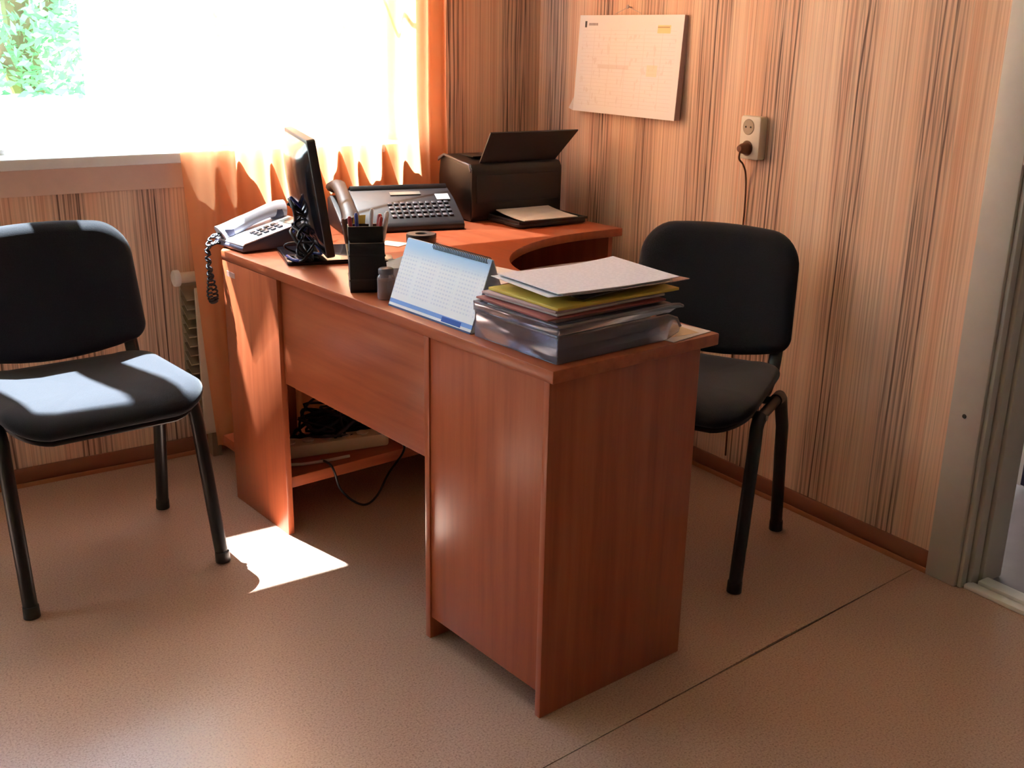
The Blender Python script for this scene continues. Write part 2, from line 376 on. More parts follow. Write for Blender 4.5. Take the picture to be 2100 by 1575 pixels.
# windows: frame, mullions, panes, sill, apron
FY0, FY1 = 0.05, 0.11
def window(num, X0, X1, mull, jl, jr):
    win = empty('window_%d' % num, (0, 0, 0)); struct(win)
    def bar(x0, x1, z0, z1, nm='frame_bar', y0=FY0, y1=FY1): return B(x0, x1, y0, y1, z0, z1).build(nm, 'pvc', win, bevel=.006)
    bar(X0, X1, WZ0 - .05, 1.0, 'bottom_rail'); bar(X0, X1, 2.665, WZ1, 'top_rail')
    bar(X0, X0 + jl, 1.0, 2.665, 'jamb'); bar(X1 - jr, X1, 1.0, 2.665, 'jamb'); bar(mull[0], mull[1], 1.0, 2.665, 'mullion')
    for x0, x1 in ((X0 + jl, mull[0]), (mull[1], X1 - jr)):
        B(x0, x1, .078, .084, 1.0, 2.665).build('pane', 'glass', win)
    B(X0 - .04, X1 + .03, -.082, .048, WZ0 - .032, WZ0).build('window_sill', 'pvc', win, bevel=.008)
    struct(B(X0 - .02, X1 + .02, -.012, 0.0, 0.872, WZ0 - .032).build('trim_%d' % num, 'apron', bevel=.003))
    B(X0, X1, .11, .2, WZ0 - .05, WZ0 - .02).build('outer_ledge', 'steel', win, bevel=.003)
window(1, WX0, WX1, (-1.95, -1.84), .07, .05)
window(2, VX0, VX1, (-3.63, -3.53), .07, .07)  # unseen extra window, put in for its skylight

# doorway: casing, stepped jamb, threshold, the hall beyond
dr = empty('door_1', (0, 0, 0)); struct(dr, 'grey white painted door frame of the open doorway')
B(-.022, 0.0, DY0, DY0 + .088, 0, DZ + .09).build('casing', 'casing', dr, bevel=.004)
B(-.022, 0.0, DY1 - .088, DY1, 0, DZ + .09).build('casing', 'casing', dr, bevel=.004)
B(-.022, 0.0, DY1, DY0, DZ, DZ + .09).build('casing', 'casing', dr, bevel=.004)
for s, y in ((1, DY0), (-1, DY1)):
    yy = sorted((y, y - s * .012)); B(-.012, .012, yy[0], yy[1], 0, DZ).build('jamb_step', 'casing', dr, bevel=.003)
    yy = sorted((y, y - s * .022)); B(.016, .05, yy[0], yy[1], 0, DZ).build('jamb_step', 'casing', dr, bevel=.004)
    yy = sorted((y, y - s * .03)); B(.055, .14, yy[0], yy[1], 0, DZ).build('jamb_board', 'casing', dr, bevel=.004)
B(-.012, .14, DY1, DY0, DZ - .02, DZ).build('head_jamb', 'casing', dr, bevel=.003)
B(-.004, .028, DY1, DY0 - .014, -.001, .012).build('threshold', 'white', dr, bevel=.004)
B(.032, .075, DY1, DY0 - .03, -.001, .018).build('threshold', 'white', dr, bevel=.004)
B(-.026, -.012, DY0 - .03, DY0 - .004, 1.075, 1.17).build('strike_plate', 'white', dr, bevel=.002)
MB().lathe([(0.0, 0), (.006, .0), (.005, .002), (0, .003)], 12).build('nail_hole', 'hole', dr).matrix_local = Matrix.Translation((-.022, DY0 + .045, .455)) @ Euler((0, -math.pi / 2, 0)).to_matrix().to_4x4()
struct(B(.14, 2.6, -4.6, .9, -.03, -.002).build('floor_hall', 'hall_floor'))
struct(B(2.6, 2.7, -4.6, .9, -.03, 2.8).build('wall_hall_far', 'hall_wall'))
struct(B(.14, 2.7, .9, 1.0, -.03, 2.8).build('wall_hall_end', 'hall_wall'))
struct(B(.14, 2.7, -4.7, -4.6, -.03, 2.8).build('wall_hall_near', 'hall_wall'))
struct(B(.14, 2.7, -4.7, 1.0, 2.8, 2.9).build('ceiling_hall', 'ceiling'))
# added fill lamp for the dark hall, and the cabinet
lamp = empty('hall_fill_lamp', (1.7, .2, 2.8), 0, 'round white lamp added out of view to light the hall beyond the doorway', 'lamp')
MB().lathe([(.06, 0), (.16, -.005), (.17, -.03), (.15, -.06), (.08, -.085), (0.0, -.09)], 24).build('fill_lamp_shade', 'white', lamp, smooth=True)
pd = bpy.data.lights.new('hall_fill', 'POINT'); pd.energy = 60; pd.shadow_soft_size = .15; pd.color = (1, .95, .9)  # added point light that brightens the closed hall
po = bpy.data.objects.new('hall_fill', pd); COL.objects.link(po); po.location = (1.7, .2, 2.55)
cab = empty('hall_cabinet', (.70, -1.640, 0), 0, 'white cabinet with a navy front panel in the hall past the doorway', 'cabinet')
MB().box(0, .5, -.6, 0, .02, .95).build('cabinet_body', 'white', cab, bevel=.01)
MB().box(-.012, -.001, -.58, -.030, .03, .9).build('cabinet_front', 'navy', cab, bevel=.004)
for yy in (-.55, -.05): MB().box(.03, .07, yy - .02, yy + .02, 0, .02).build('cabinet_foot', 'white', cab)
for yy in (-.55, -.05): MB().box(.43, .47, yy - .02, yy + .02, 0, .02).build('cabinet_foot', 'white', cab)

# ------------------------------------------------------------------ outdoors
struct(B(-3.2, 0.9, .21, 4.2, .80, .93).build('bounce_slab_outside', 'slab_pale'), 'flat pale slab added outside to bounce sun and whiten the lower window')  # invented slab, throws sunlight indoors and whitens the strip above the sill
struct(B(-40, 40, .3, 60, -1.3, -1.2).build('ground', 'grass'))
aw = empty('sun_blocker', (0, 0, 0), 0, 'added narrow white awning strip on brackets outside above the window', 'blocker')  # invented board out of view, shapes the sun on chair, desk and floor
B(-2.7, -1.62, .553, .82, 3.0, 3.012).build('blocker_plate', 'white', aw)
for x in (-2.6, -2.0):
    MB().tube([(x, YO, 3.25), (x, .6, 3.02)], .012, 8).build('bracket', 'steel', aw)
    MB().tube([(x, YO, 2.99), (x, .8, 2.99)], .01, 8).build('bracket', 'steel', aw)
def tree(x, y, h, rad, n, seed, label):
    rd = random.Random(seed); e = empty('leafy_tree', (x, y, -1.2), 0, label, 'tree')
    MB().tube([(0, 0, 0), (.05, .03, h * .35), (-.04, .06, h * .7), (0, 0, h * .95)], [.14, .11, .07, .03], 10).build('trunk', 'bark', e, smooth=True)
    for k in range(5):
        a = k * 1.3 + seed; z0 = h * (.3 + .1 * k)
        MB().tube([(0, 0, z0), (math.cos(a) * rad * .4, math.sin(a) * rad * .4, z0 + .5), (math.cos(a) * rad * .75, math.sin(a) * rad * .75, z0 + .8)], [.05, .035, .015], 6).build('branch', 'bark', e, smooth=True)
    m = MB(); V = []; F = []
    blobs = [(rd.gauss(0, rad * .45), rd.gauss(0, rad * .45), rd.uniform(h * .18, h), rd.uniform(.35, .7)) for _ in range(46)]
    for i in range(n):
        bx, by, bz, br = rd.choice(blobs)
        d = Vector((rd.gauss(0, 1), rd.gauss(0, 1), rd.gauss(0, 1))).normalized() * br * rd.uniform(.45, 1.0)
        c = Vector((bx, by, bz)) + d; a = Vector((rd.gauss(0, 1), rd.gauss(0, 1), rd.gauss(0, .6))).normalized(); b = a.orthogonal().normalized()
        b = (Matrix.Rotation(rd.uniform(0, 6.28), 3, a) @ b); s = rd.uniform(.022, .05); o = len(V)
        V += [c - a * s, c + b * s * .45, c + a * s, c - b * s * .45]; F.append((o, o + 1, o + 2, o + 3))
    m.add(V, F); tag(m.build('foliage', 'leaf', e), None, None, kind='stuff')
tree(-.9, 4.6, 5.0, 1.7, 30000, 3, 'bright green leafy tree right outside the window')
tree(-5.6, 8.5, 5.5, 1.9, 12000, 5, 'leafy tree further left outside the window')
tree(4.6, 8.5, 6.0, 2.2, 12000, 8, 'leafy tree outside hidden behind the orange curtain')

# ------------------------------------------------------------------ curtains
def wave(u, seed, amps):
    return sum(a * math.sin(2 * math.pi * f * u + p) for a, f, p in amps)
def curtain(X0, WD, label):
    A = [(.020, 11, .3), (.012, 17.3, 1.1), (.010, 5.2, 2.0)]
    def fn(u, v):
        z = 2.86 - v * 2.81
        k = min(1, max(0, (2.86 - z) / 2.2))
        x = X0 + u * WD
        k2 = min(1, max(0, (z - 1.57) / .10)); k2 = k2 * k2 * (3 - 2 * k2)
        x -= (1 - u) ** 2 * .150 * k2
        x += (1 - u) * (.045 * max(0, (.9 - z) / .85) ** 1.2)
        y = -.098 + wave(u + .012 * math.sin(z * 2.1 + u * 9), 0, A) * (.5 + .3 * k) - .034 * (1 - .4 * u) * min(1, max(0, (1.1 - z) / .3))
        return (x, y, z)
    o = MB().grid(fn, 150, 60).build('orange_curtain', 'curtain', smooth=True, sharp=180)
    return tag(o, label, 'curtain')
curtain(-1.365, .915, 'long orange translucent curtain gathered at the right of the window')
def white_out():
    def fn(u, v): return (-1.592 + u * .36, .020 + .010 * math.sin(u * 62) + .004 * math.sin(u * 27 + 1), 1.66 - v * .665)
    o = MB().grid(fn, 90, 10).build('whitening_net', 'white_out', smooth=True, sharp=180)
    return tag(o, 'short white net added to white out the window beside the orange curtain', 'curtain')
white_out()  # net put in to white out this strip of the window
MB_rod = MB().tube([(-1.62, .022, 1.662), (-.6, .022, 1.662)], .004, 8).build('curtain_wire', 'steel'); tag(MB_rod, 'thin wire holding the added white net', 'wire')
rail = MB().tube([(-2.5, -.1, 2.875), (-.2, -.1, 2.875)], .012, 10).build('curtain_rail', 'white', smooth=True); tag(rail, 'white rail above the window carrying the orange curtain', 'curtain rail')

# ------------------------------------------------------------------ radiator
rad = empty('radiator', (-1.375, 0, 0), 0, 'cream convector radiator under the window half hidden by the curtain', 'radiator')
MB().prism([(-.078, .085), (-.086, .09), (-.089, .11), (-.089, .54), (-.086, .562), (-.078, .57), (-.074, .565), (-.074, .09)], 0.025, .8, 'x').build('front_panel', 'radiator', rad, smooth=True, sharp=50)
for i in range(15):
    z = .11 + i * .03
    MB().add([(.0, -.016, z + .03), (.0, -.072, z), (.75, -.072, z), (.75, -.016, z + .03), (.0, -.016, z + .0335), (.0, -.072, z + .0035), (.75, -.072, z + .0035), (.75, -.016, z + .0335)],
             [(0, 1, 2, 3), (4, 7, 6, 5), (0, 4, 5, 1), (3, 2, 6, 7), (0, 3, 7, 4), (1, 5, 6, 2)]).build('fin', 'rad_fin', rad)
MB().box(0.0, .75, -.015, -.002, .1, .6).build('back_plate', 'rad_fin', rad, bevel=.002)
MB().tube([(-.01, -.05, .60), (.6, -.05, .60)], .017, 14).build('heating_pipe', 'radiator', rad, smooth=True, sharp=50)
MB().tube([(-.03, -.05, .60), (-.01, -.05, .60)], .026, 14).build('pipe_cap', 'white', rad, bevel=.004)
MB().tube([(.01, -.045, .13), (.6, -.045, .13)], .012, 10).build('heating_pipe', 'radiator', rad, smooth=True, sharp=50)
for x in (.05, .7): MB().box(x, x + .03, -.07, -.025, .0, .1).build('radiator_foot', 'rad_fin', rad)

# ------------------------------------------------------------------ desk
TH = 0.0890953; DX, DYN = -1.250498, -1.820466
def W(lx, ly, z=0.75):
    c, s = math.cos(TH), math.sin(TH); return (DX + c * lx - s * ly, DYN + s * lx + c * ly, z)
desk = empty('corner_desk', W(0, 0, 0), TH, 'cherry brown laminate corner desk with a curved inner edge', 'desk')
inner = smooth_path([(.463, .0, 0), (.466, .25, 0), (.478, .52, 0), (.535, .76, 0), (.64, .905, 0), (.80, 1.005, 0), (.99, 1.052, 0), (1.212, 1.040, 0)], 6)
top_poly = [(0, 0)] + [(p.x, p.y) for p in inner] + [(1.212, 1.535), (.22, 1.615), (.13, 1.60), (0.0, 1.405)]
MB().prism(top_poly, .724, .75).build('desk_top', 'wood_y', desk, bevel=.003)
T = .724; t = .018
# near pedestal
B(.002, .42, .011, .027, 0, T).build('end_panel', 'wood_v', desk, bevel=.0015)
B(.002, .42, .40, .418, 0, T).build('inner_side_panel', 'wood_v', desk, bevel=.0015)
B(.006, .022, .027, .40, .055, T).build('front_panel', 'wood_v', desk, bevel=.001)
B(.03, .40, .027, .40, .05, .066).build('pedestal_floor', 'wood_y', desk)
for i, (a, b) in enumerate(((.07, .28), (.284, .49), (.494, .70))):
    d = B(.402, .42, .03, .397, a, b).build('drawer_front', 'wood_v', desk, bevel=.0015)
    MB().tube([(.42, .16, (a + b) / 2), (.44, .165, (a + b) / 2), (.44, .26, (a + b) / 2), (.42, .265, (a + b) / 2)], .005, 8).build('drawer_handle', 'steel', d, smooth=True)
# modesty panel and the far front panel
B(.012, .028, .418, 1.08, .441, T).build('modesty_panel', 'wood_y', desk, bevel=.001)
B(.0, .018, 1.08, 1.402, 0, T).build('front_panel', 'wood_v', desk, bevel=.0015)
B(-.0006, .0, 1.325, 1.375, .682, .697).build('paper_label', 'label_pink', desk)
B(.018, .20, 1.384, 1.402, 0, T).build('rear_panel', 'wood_v', desk, bevel=.001)
# wing towards the side wall: low shelf, end panel, back panel
B(.018, 1.18, 1.10, 1.52, .128, .160).build('low_shelf', 'wood_x', desk, bevel=.0015)
B(1.18, 1.198, 1.07, 1.53, 0, T).build('wing_end_panel', 'wood_v', desk, bevel=.0015)
B(.20, 1.18, 1.505, 1.52, .33, T).build('wing_back_panel', 'wood_x', desk, bevel=.001)
MB().tube([(.60, 1.0, .724), (.60, 1.0, 0)], .025, 16).build('support_post', 'steel', desk, smooth=True, sharp=50)

# ------------------------------------------------------------------ chairs
def pad(outline, thick, edge, warp, rings=(1.0, .985, .95, .88, .75, .5, .25), fx=None):
    """cushion: rounded rim, outline in 2-D, warp(x, y) -> offset"""
    n = len(outline); cx = sum(p[0] for p in outline) / n; cy = sum(p[1] for p in outline) / n
    def h(s): 
        k = max(0, (s - (1 - edge)) / edge); return thick / 2 * math.sqrt(max(0, 1 - k * k))
    V = []; F = []
    top = [(s, 1) for s in rings[::-1]]; seq = top + [(s, -1) for s in rings[1:]]
    for s, sg in seq:
        for x, y in outline:
            X, Y = cx + (x - cx) * s, cy + (y - cy) * s; V.append((X, Y, warp(X, Y) + sg * h(s)))
    m = len(seq)
    for i in range(m - 1): F += [(i * n + j, i * n + (j + 1) % n, (i + 1) * n + (j + 1) % n, (i + 1) * n + j) for j in range(n)]
    V.append((cx, cy, warp(cx, cy) + thick / 2)); V.append((cx, cy, warp(cx, cy) - thick / 2)); a, b = len(V) - 2, len(V) - 1
    F += [(a, j, (j + 1) % n) for j in range(n)][::-1] + [(b, (m - 1) * n + (j + 1) % n, (m - 1) * n + j) for j in range(n)]
    if fx: V = [fx(*p) for p in V]
    return MB().add(V, F)
def make_chair(loc, rz, label):
    e = empty('office_chair', loc, rz, label, 'chair', 'black fabric office chairs')
    o2 = []
    for x, y in rrect(.485, .425, .085, 8, 0, -.010):
        o2.append((x * (1 - .10 * (y / .21)) if y > 0 else x, y))
    def sw(x, y):
        f = max(0, (-.10 - y) / .125)
        return .453 + .56 * x * x * (1 if y > -.1 else max(.8, 1 - f)) - .026 * f ** 2.2 + .012 * max(0, (y - .1) / .1)
    pad(o2, .054, .22, sw, rings=(1.0, .992, .97, .93, .87, .8, .65, .45, .22)).build('seat', 'fabric', e, smooth=True, sharp=180)
    pad([(x * .93, y * .93) for x, y in o2], .02, .1, lambda x, y: sw(x, y) - .030).build('seat_shell', 'black_plastic', e, smooth=True, sharp=180)
    # backrest, in (x, height)
    ol = []; hw, hh = .233, .150
    for cx_, cy_, r_, a0 in ((hw - .092, hh - .085, .085, 0.0), (-hw + .092, hh - .085, .085, .5), (-hw + .034, -hh + .034, .034, 1.0), (hw - .034, -hh + .034, .034, 1.5)):
        for x, y in arc((cx_, cy_), r_, a0 * math.pi, (a0 + .5) * math.pi, 8): ol.append((x, y))
    ol2 = []
    for i in range(len(ol)):                                   # subdivide the long bottom and top edges so they can bow
        p, q_ = ol[i], ol[(i + 1) % len(ol)]; k_ = 8 if math.hypot(q_[0] - p[0], q_[1] - p[1]) > .1 else 1
        for j in range(k_): ol2.append((p[0] + (q_[0] - p[0]) * j / k_, p[1] + (q_[1] - p[1]) * j / k_))
    ol = []
    for x, y in ol2:
        if y < -.05: y -= .040 * (1 - (x / hw) ** 2)
        elif y > .05: y += .016 * (1 - (x / hw) ** 2)
        ol.append((x, y))
    def bw(x, y): return .9 * x * x * .55 - .02
    def bf(x, y, z): return (x, .225 - z + .20 * y, .684 + y)
    pad(ol, .05, .2, bw, rings=(1.0, .99, .965, .92, .86, .7, .45, .22), fx=bf).build('backrest', 'fabric', e, smooth=True, sharp=180)
    pad([(x * .95, y * .95) for x, y in ol], .016, .1, lambda x, y: bw(x, y) - .026, fx=bf).build('backrest_shell', 'black_plastic', e, smooth=True, sharp=180)
    for s in (-1, 1):
        X = .235 * s; zt = .432
        fp = [(X + .005 * s, -.2075, .012), (X, -.115, .37)] + [(X - .002 * s, -.108 + .035 * (1 - math.cos(a)), .385 + .042 * math.sin(a)) for a in (.5, 1.0, 1.57)]
        bp = [(X - .002 * s, .08, zt - .005)] + [(X - .002 * s, .115 + .035 * math.sin(a), .385 + .042 * math.cos(a)) for a in (.2, .8, 1.4)] + [(X + .003 * s, .165, .33), (X + .005 * s, .2075, .012)]
        MB().tube(fp, .0172, 14, 1.0).build('leg', 'black_metal', e, smooth=True, sharp=60)
        MB().tube(bp, .0172, 14, 1.0).build('leg', 'black_metal', e, smooth=True, sharp=60)
        MB().tube([(X - .002 * s, -.075, .427), (X - .002 * s, .085, .427)], .0135, 12).build('side_rail', 'black_metal', e, smooth=True, sharp=60)
        for y in (-.2075, .2075):
            d = -.016 if y < 0 else .006
            MB().tube([(X + .005 * s, y + d * .12, 0), (X + .005 * s, y, .03)], [.0195, .0188], 14).build('foot_cap', 'black_plastic', e, bevel=.002)
        MB().tube([(.185 * s, .02, .425), (.19 * s, .13, .428), (.192 * s, .19, .47), (.192 * s, .225, .56), (.18 * s, .245, .69)], .0115, 10, 1.6).build('back_post', 'black_metal', e, smooth=True, sharp=60)
        bolt = MB().lathe([(0, 0), (.007, 0), (.007, .004), (.003, .005), (0, .005)], 10).build('bolt', 'steel', e)
        bolt.matrix_local = Matrix.Translation((.249 * s, -.08, .43)) @ Euler((0, s * math.pi / 2, 0)).to_matrix().to_4x4()
    for y in (-.06, .07): MB().tube([(-.235, y, .427), (.235, y, .427)], .011, 10).build('cross_rail', 'black_metal', e, smooth=True, sharp=60)
    return e
ch = make_chair((-1.8095, -.608, 0), .075, 'black fabric office chair in front of the window, sunlit seat')
c2 = copy_tree(ch)
fx, fy = -.522, -1.641; bx, by = -.155, -1.442
fd = Vector((fx - bx, fy - by)).normalized(); rt = Vector((-fd.y, fd.x))            # chair faces fd; local -y = fd, local +x = fd rotated
rz = math.atan2(fd.y, fd.x) + math.pi / 2
xa = Vector((math.cos(rz), math.sin(rz)))
mid = Vector(((fx + bx) / 2, (fy + by) / 2)); near_sign = 1 if xa.dot(Vector((1, -1))) > 0 else -1
cc = mid - xa * near_sign * .24
c2.location = (cc.x, cc.y, 0); c2.rotation_euler = (0, 0, rz)
c2['label'] = 'black fabric office chair in shade between desk and side wall'
# ------------------------------------------------------------------ things on the desk
def on_desk(name, lx, ly, rot, label, cat, group=None, z=.75): return empty(name, W(lx, ly, z), TH + rot, label, cat, group)

# telephone: low end towards the desk edge, handset along the far side
ph = on_desk('telephone', .135, 1.405, math.radians(2), 'silver grey desk telephone with handset at the far desk corner', 'telephone')
MB().prism([(-.115, .004), (.105, .004), (.105, .062), (.09, .068), (-.105, .022), (-.115, .016)], -.085, .085, 'y').build('phone_body', 'slate', ph, bevel=.004)
MB().prism([(-.112, .0185), (-.105, .0235), (.09, .0695), (.102, .064), (.102, .066), (.09, .0735), (-.106, .027), (-.112, .0215)], -.083, .083, 'y').build('top_cover', 'silver_plastic', ph, bevel=.001)
for i in range(4):
    for j in range(3):
        x = -.045 + i * .022; z = .0415 + (x + .045) * .235; 
        k = B(-.007, .007, -.006, .006, 0, .005).build('key', 'grey_plastic', ph, bevel=.0015); k.location = (x, -.055 + j * .02, z); k.rotation_euler = (0, -.231, 0)
k = B(-.02, .02, -.03, .03, 0, .003).build('display', 'lcd', ph, bevel=.001); k.location = (.068, -.03, .067); k.rotation_euler = (0, -.231, 0)
hp = [(-.112, .045, .034), (-.092, .045, .043), (-.05, .045, .060), (.0, .045, .077), (.042, .045, .089), (.072, .045, .093), (.090, .045, .090)]
hs = MB().tube(smooth_path(hp, 4), [.012 + .0065 * abs(2 * i / 24 - 1) ** 1.5 for i in range(25)], 12, 1.7).build('handset', 'silver_plastic', ph, smooth=True, sharp=60)
MB().lathe([(0, -.018), (.021, -.016), (.024, 0), (.02, .014), (0, .016)], 16, (-.090, .045, .036)).build('mouthpiece', 'slate', hs, smooth=True)
MB().lathe([(0, -.018), (.021, -.016), (.024, 0), (.02, .012), (0, .014)], 16, (.070, .045, .081)).build('earpiece', 'slate', hs, smooth=True)
# coiled cord hanging over the edge
pts = []
ctr = smooth_path([(-.112, .045, .034), (-.135, .04, .035), (-.155, .036, .015), (-.160, .034, -.03), (-.160, .032, -.075), (-.1625, .030, -.10), (-.168, .024, -.125), (-.166, .018, -.143), (-.160, .016, -.147), (-.154, .018, -.142), (-.151, .024, -.12), (-.155, .03, -.09), (-.158, .036, -.05), (-.157, .04, 0.0), (-.13, .05, .012), (-.112, .052, .012)], 12)
for i, c in enumerate(ctr):
    a = i * 1.15; pts.append((c.x + .0062 * math.cos(a), c.y + .0062 * math.sin(a), c.z + .002 * math.sin(a + 1)))
MB().tube(smooth_path(pts, 3), .0030, 6).build('coiled_cord', 'dark_plastic', ph, smooth=True, sharp=180)

# monitor: screen faces the inner side of the desk, back towards the window-side edge
bcl = math.radians(20)
mo = on_desk('computer_monitor', .177, 1.17, -bcl, 'black flat computer monitor seen from behind its edge', 'monitor')
MB().prism(rrect(.20, .22, .012, 4), .0, .012).build('base', 'gloss_black', mo, bevel=.003)
MB().tube([(-.03, 0, .01), (-.035, 0, .06), (-.045, 0, .16)], [.028, .022, .022], 14, 1.0).build('stand_neck', 'black_plastic', mo, smooth=True, sharp=60)
tilt = Matrix.Translation((-.022, 0, .183)) @ Euler((0, -math.radians(8), 0)).to_matrix().to_4x4()
def tl(o): o.matrix_local = tilt; return o
pn = tl(MB().prism(rrect(.40, .30, .008, 4), -.010, .012, 'x').build('panel', 'dark_plastic', mo, bevel=.003))
MB().box(.0121, .0128, -.188, .188, -.13, .137).build('screen', 'screen', pn)
def bulge(u, v):
    y = (u - .5) * .38; z = (v - .5) * .28
    k = max(0, 1 - abs(2 * u - 1) ** 3) * max(0, 1 - abs(2 * v - 1) ** 4); return (-.0095 - .034 * k ** .7, y, z)
MB().grid(bulge, 24, 20).build('back_cover', 'gloss_black', pn, smooth=True, sharp=180)

# cables bunched round the monitor stand
cb = on_desk('cable_bundle', .10, 1.12, 0, 'tangle of black and grey cables around the monitor foot', 'cable')
rd = random.Random(11)
for i in range(8):
    P = [(-.03 + rd.uniform(-.01, .01), rd.uniform(-.03, .0), .16 + rd.uniform(-.03, .02))]
    for k in range(1, 7):
        P.append((rd.uniform(-.035, .03), rd.uniform(-.05, .03), max(.016, .15 - k * .026 + rd.uniform(-.02, .02))))
    P.append((rd.uniform(-.03, .05), rd.uniform(.0, .05), .017))
    MB().tube(smooth_path(P, 5), rd.choice((.003, .004, .0045)), 7).build('cable', ('black_plastic', 'dark_plastic', 'black_plastic', 'blue', 'black_plastic')[i % 5], cb, smooth=True, sharp=180)

# desk organiser with pens
po_ = on_desk('pen_holder', .078, .765, math.radians(-28), 'tall black plastic pen holder with stepped top', 'pen holder')
S = .041
ho = MB()
ho.prism(rrect(2 * S, 2 * S, .006, 3), 0, .008)
ho.box(-S, S, -S, -S + .003, .0, .118); ho.box(-S, -S + .003, -S, S, .0, .118); ho.box(S - .003, S, -S, S, 0, .118); ho.box(-S, S, S - .003, S, 0, .150)
ho.box(-S, S, -.0015, .0015, 0, .150); ho.box(-S, -S + .003, 0, S, .118, .150); ho.box(S - .003, S, 0, S, .118, .150)
ho.build('holder_body', 'black_plastic', po_, bevel=.0012)
MB().box(-S - .0015, S + .0015, -S - .0015, S + .0015, .086, .090).build('rim_line', 'dark_plastic', po_); MB().box(-S - .0015, S + .0015, -S - .0015, S + .0015, .028, .032).build('rim_line', 'dark_plastic', po_)
MB().box(S, S + .022, -S + .004, S - .004, 0, .075).build('side_compartment', 'black_plastic', po_, bevel=.002)
def pen(x, y, top, dx, dy, c, capc, label, r=.0042):
    rot = Matrix.Rotation(TH + math.radians(-28), 3, 'Z'); b = Vector(W(.078, .765, .75))
    p0 = Vector((x, y, .012)); p1 = Vector((x + dx, y + dy, top)); ax = (p1 - p0)
    e = empty('pen', tuple(b + rot @ p0), TH + math.radians(-28), label, 'pen', 'pens in the black holder')
    MB().tube([(0, 0, 0), tuple(ax * .62)], r, 10).build('barrel', c, e, smooth=True, sharp=50)
    MB().tube([tuple(ax * .62), tuple(ax * .97), tuple(ax)], [r * 1.15, r * 1.1, r * .6], 10).build('pen_cap', capc, e, smooth=True, sharp=50)
pen(.018, .018, .176, .018, .004, 'red', 'red', 'red pen standing at the right of the black holder', .0055)
pen(.026, .030, .180, .028, .0, 'silver_plastic', 'sheet', 'white pen leaning out at the far right of the holder', .0050)
pen(.004, .030, .186, .014, .006, 'silver_plastic', 'silver_plastic', 'silver pen standing upright in the middle of the holder')
pen(.012, .010, .172, .026, -.004, 'maroon', 'red', 'dark red pen leaning towards the tent calendar')
pen(-.012, .020, .178, -.008, .008, 'blue', 'blue', 'blue pen standing behind the yellow note')
pen(-.022, .024, .170, -.014, .004, 'black_plastic', 'red', 'black pen with a pink cap end in the holder', .0045)
pen(-.030, .014, .166, -.022, .002, 'cream', 'brown', 'pencil with orange barrel leaning left out of the holder', .004)
yn = on_desk('yellow_note', .085, .80, math.radians(-20), 'small yellow note sticking up from the black pen holder', 'note', z=.75)
MB().slab(lambda u, v: (-.016 + u * .030 + v * .004, .018 + .004 * u, .12 + v * .048), 4, 4, (0, .0008, 0)).build('note_sheet', 'yellow', yn)

# plastic jar beside the organiser
jr = on_desk('plastic_jar', .062, .655, 0, 'small clear plastic jar with brown contents beside the pen holder', 'jar')
MB().lathe([(.0, 0), (.019, 0), (.021, .004), (.021, .05), (.017, .058), (.015, .06)], 20).build('jar_body', 'clear', jr, smooth=True, sharp=60)
MB().lathe([(.0, .002), (.0185, .002), (.0185, .044), (.0, .046)], 20).build('contents', 'brown', jr, smooth=True, sharp=60)
MB().lathe([(.016, .058), (.0175, .059), (.0175, .070), (.015, .072), (0, .072)], 20).build('lid', 'grey_plastic', jr, smooth=True, sharp=60)
cd = on_desk('folded_card', .10, .655, math.radians(-30), 'folded white card propped between pen holder and tent calendar', 'card')
MB().slab(lambda u, v: (-.03 + u * .07, -.01 + .03 * v, .068 + .034 * v * (0.25 + .75 * u)), 6, 4, (0, .0, .001)).build('card_leaf', 'sheet', cd)
MB().box(-.025, .035, .019, .0205, 0, .085).build('card_leaf', 'sheet', cd)

# tent calendar
tc = on_desk('tent_calendar', .028, .597, math.radians(-90), 'blue and white spiral bound tent calendar standing on the desk edge', 'calendar')
L_, Ht, dp = .305, .148, .058
def sheet_obj(name, y0, y1, mat, x0=0.0, x1=L_, z0=0.0, z1=Ht, nrm=.0016):
    a = math.atan2(y1 - y0, Ht); hgt = math.hypot(Ht, y1 - y0)
    o = B(x0, x1, -nrm / 2, nrm / 2, z0 / Ht * hgt, z1 / Ht * hgt).build(name, mat, tc)
    o.location = (0, y0, 0); o.rotation_euler = (-a, 0, 0); return o
sheet_obj('front_leaf', 0.002, dp, 'tent'); sheet_obj('back_leaf', 2 * dp, dp + .002, 'sheet')
B(0, L_, .002, 2 * dp, .0004, .002).build('base_card', 'sheet', tc)
for i in range(34):
    x = .105 + i * .0057
    MB().tube([(x, dp + .007 * math.cos(a), Ht - .003 + .007 * math.sin(a)) for a in [k * math.pi / 4 for k in range(8)]], .0009, 5, closed=True).build('binding_ring', 'dark_plastic', tc)

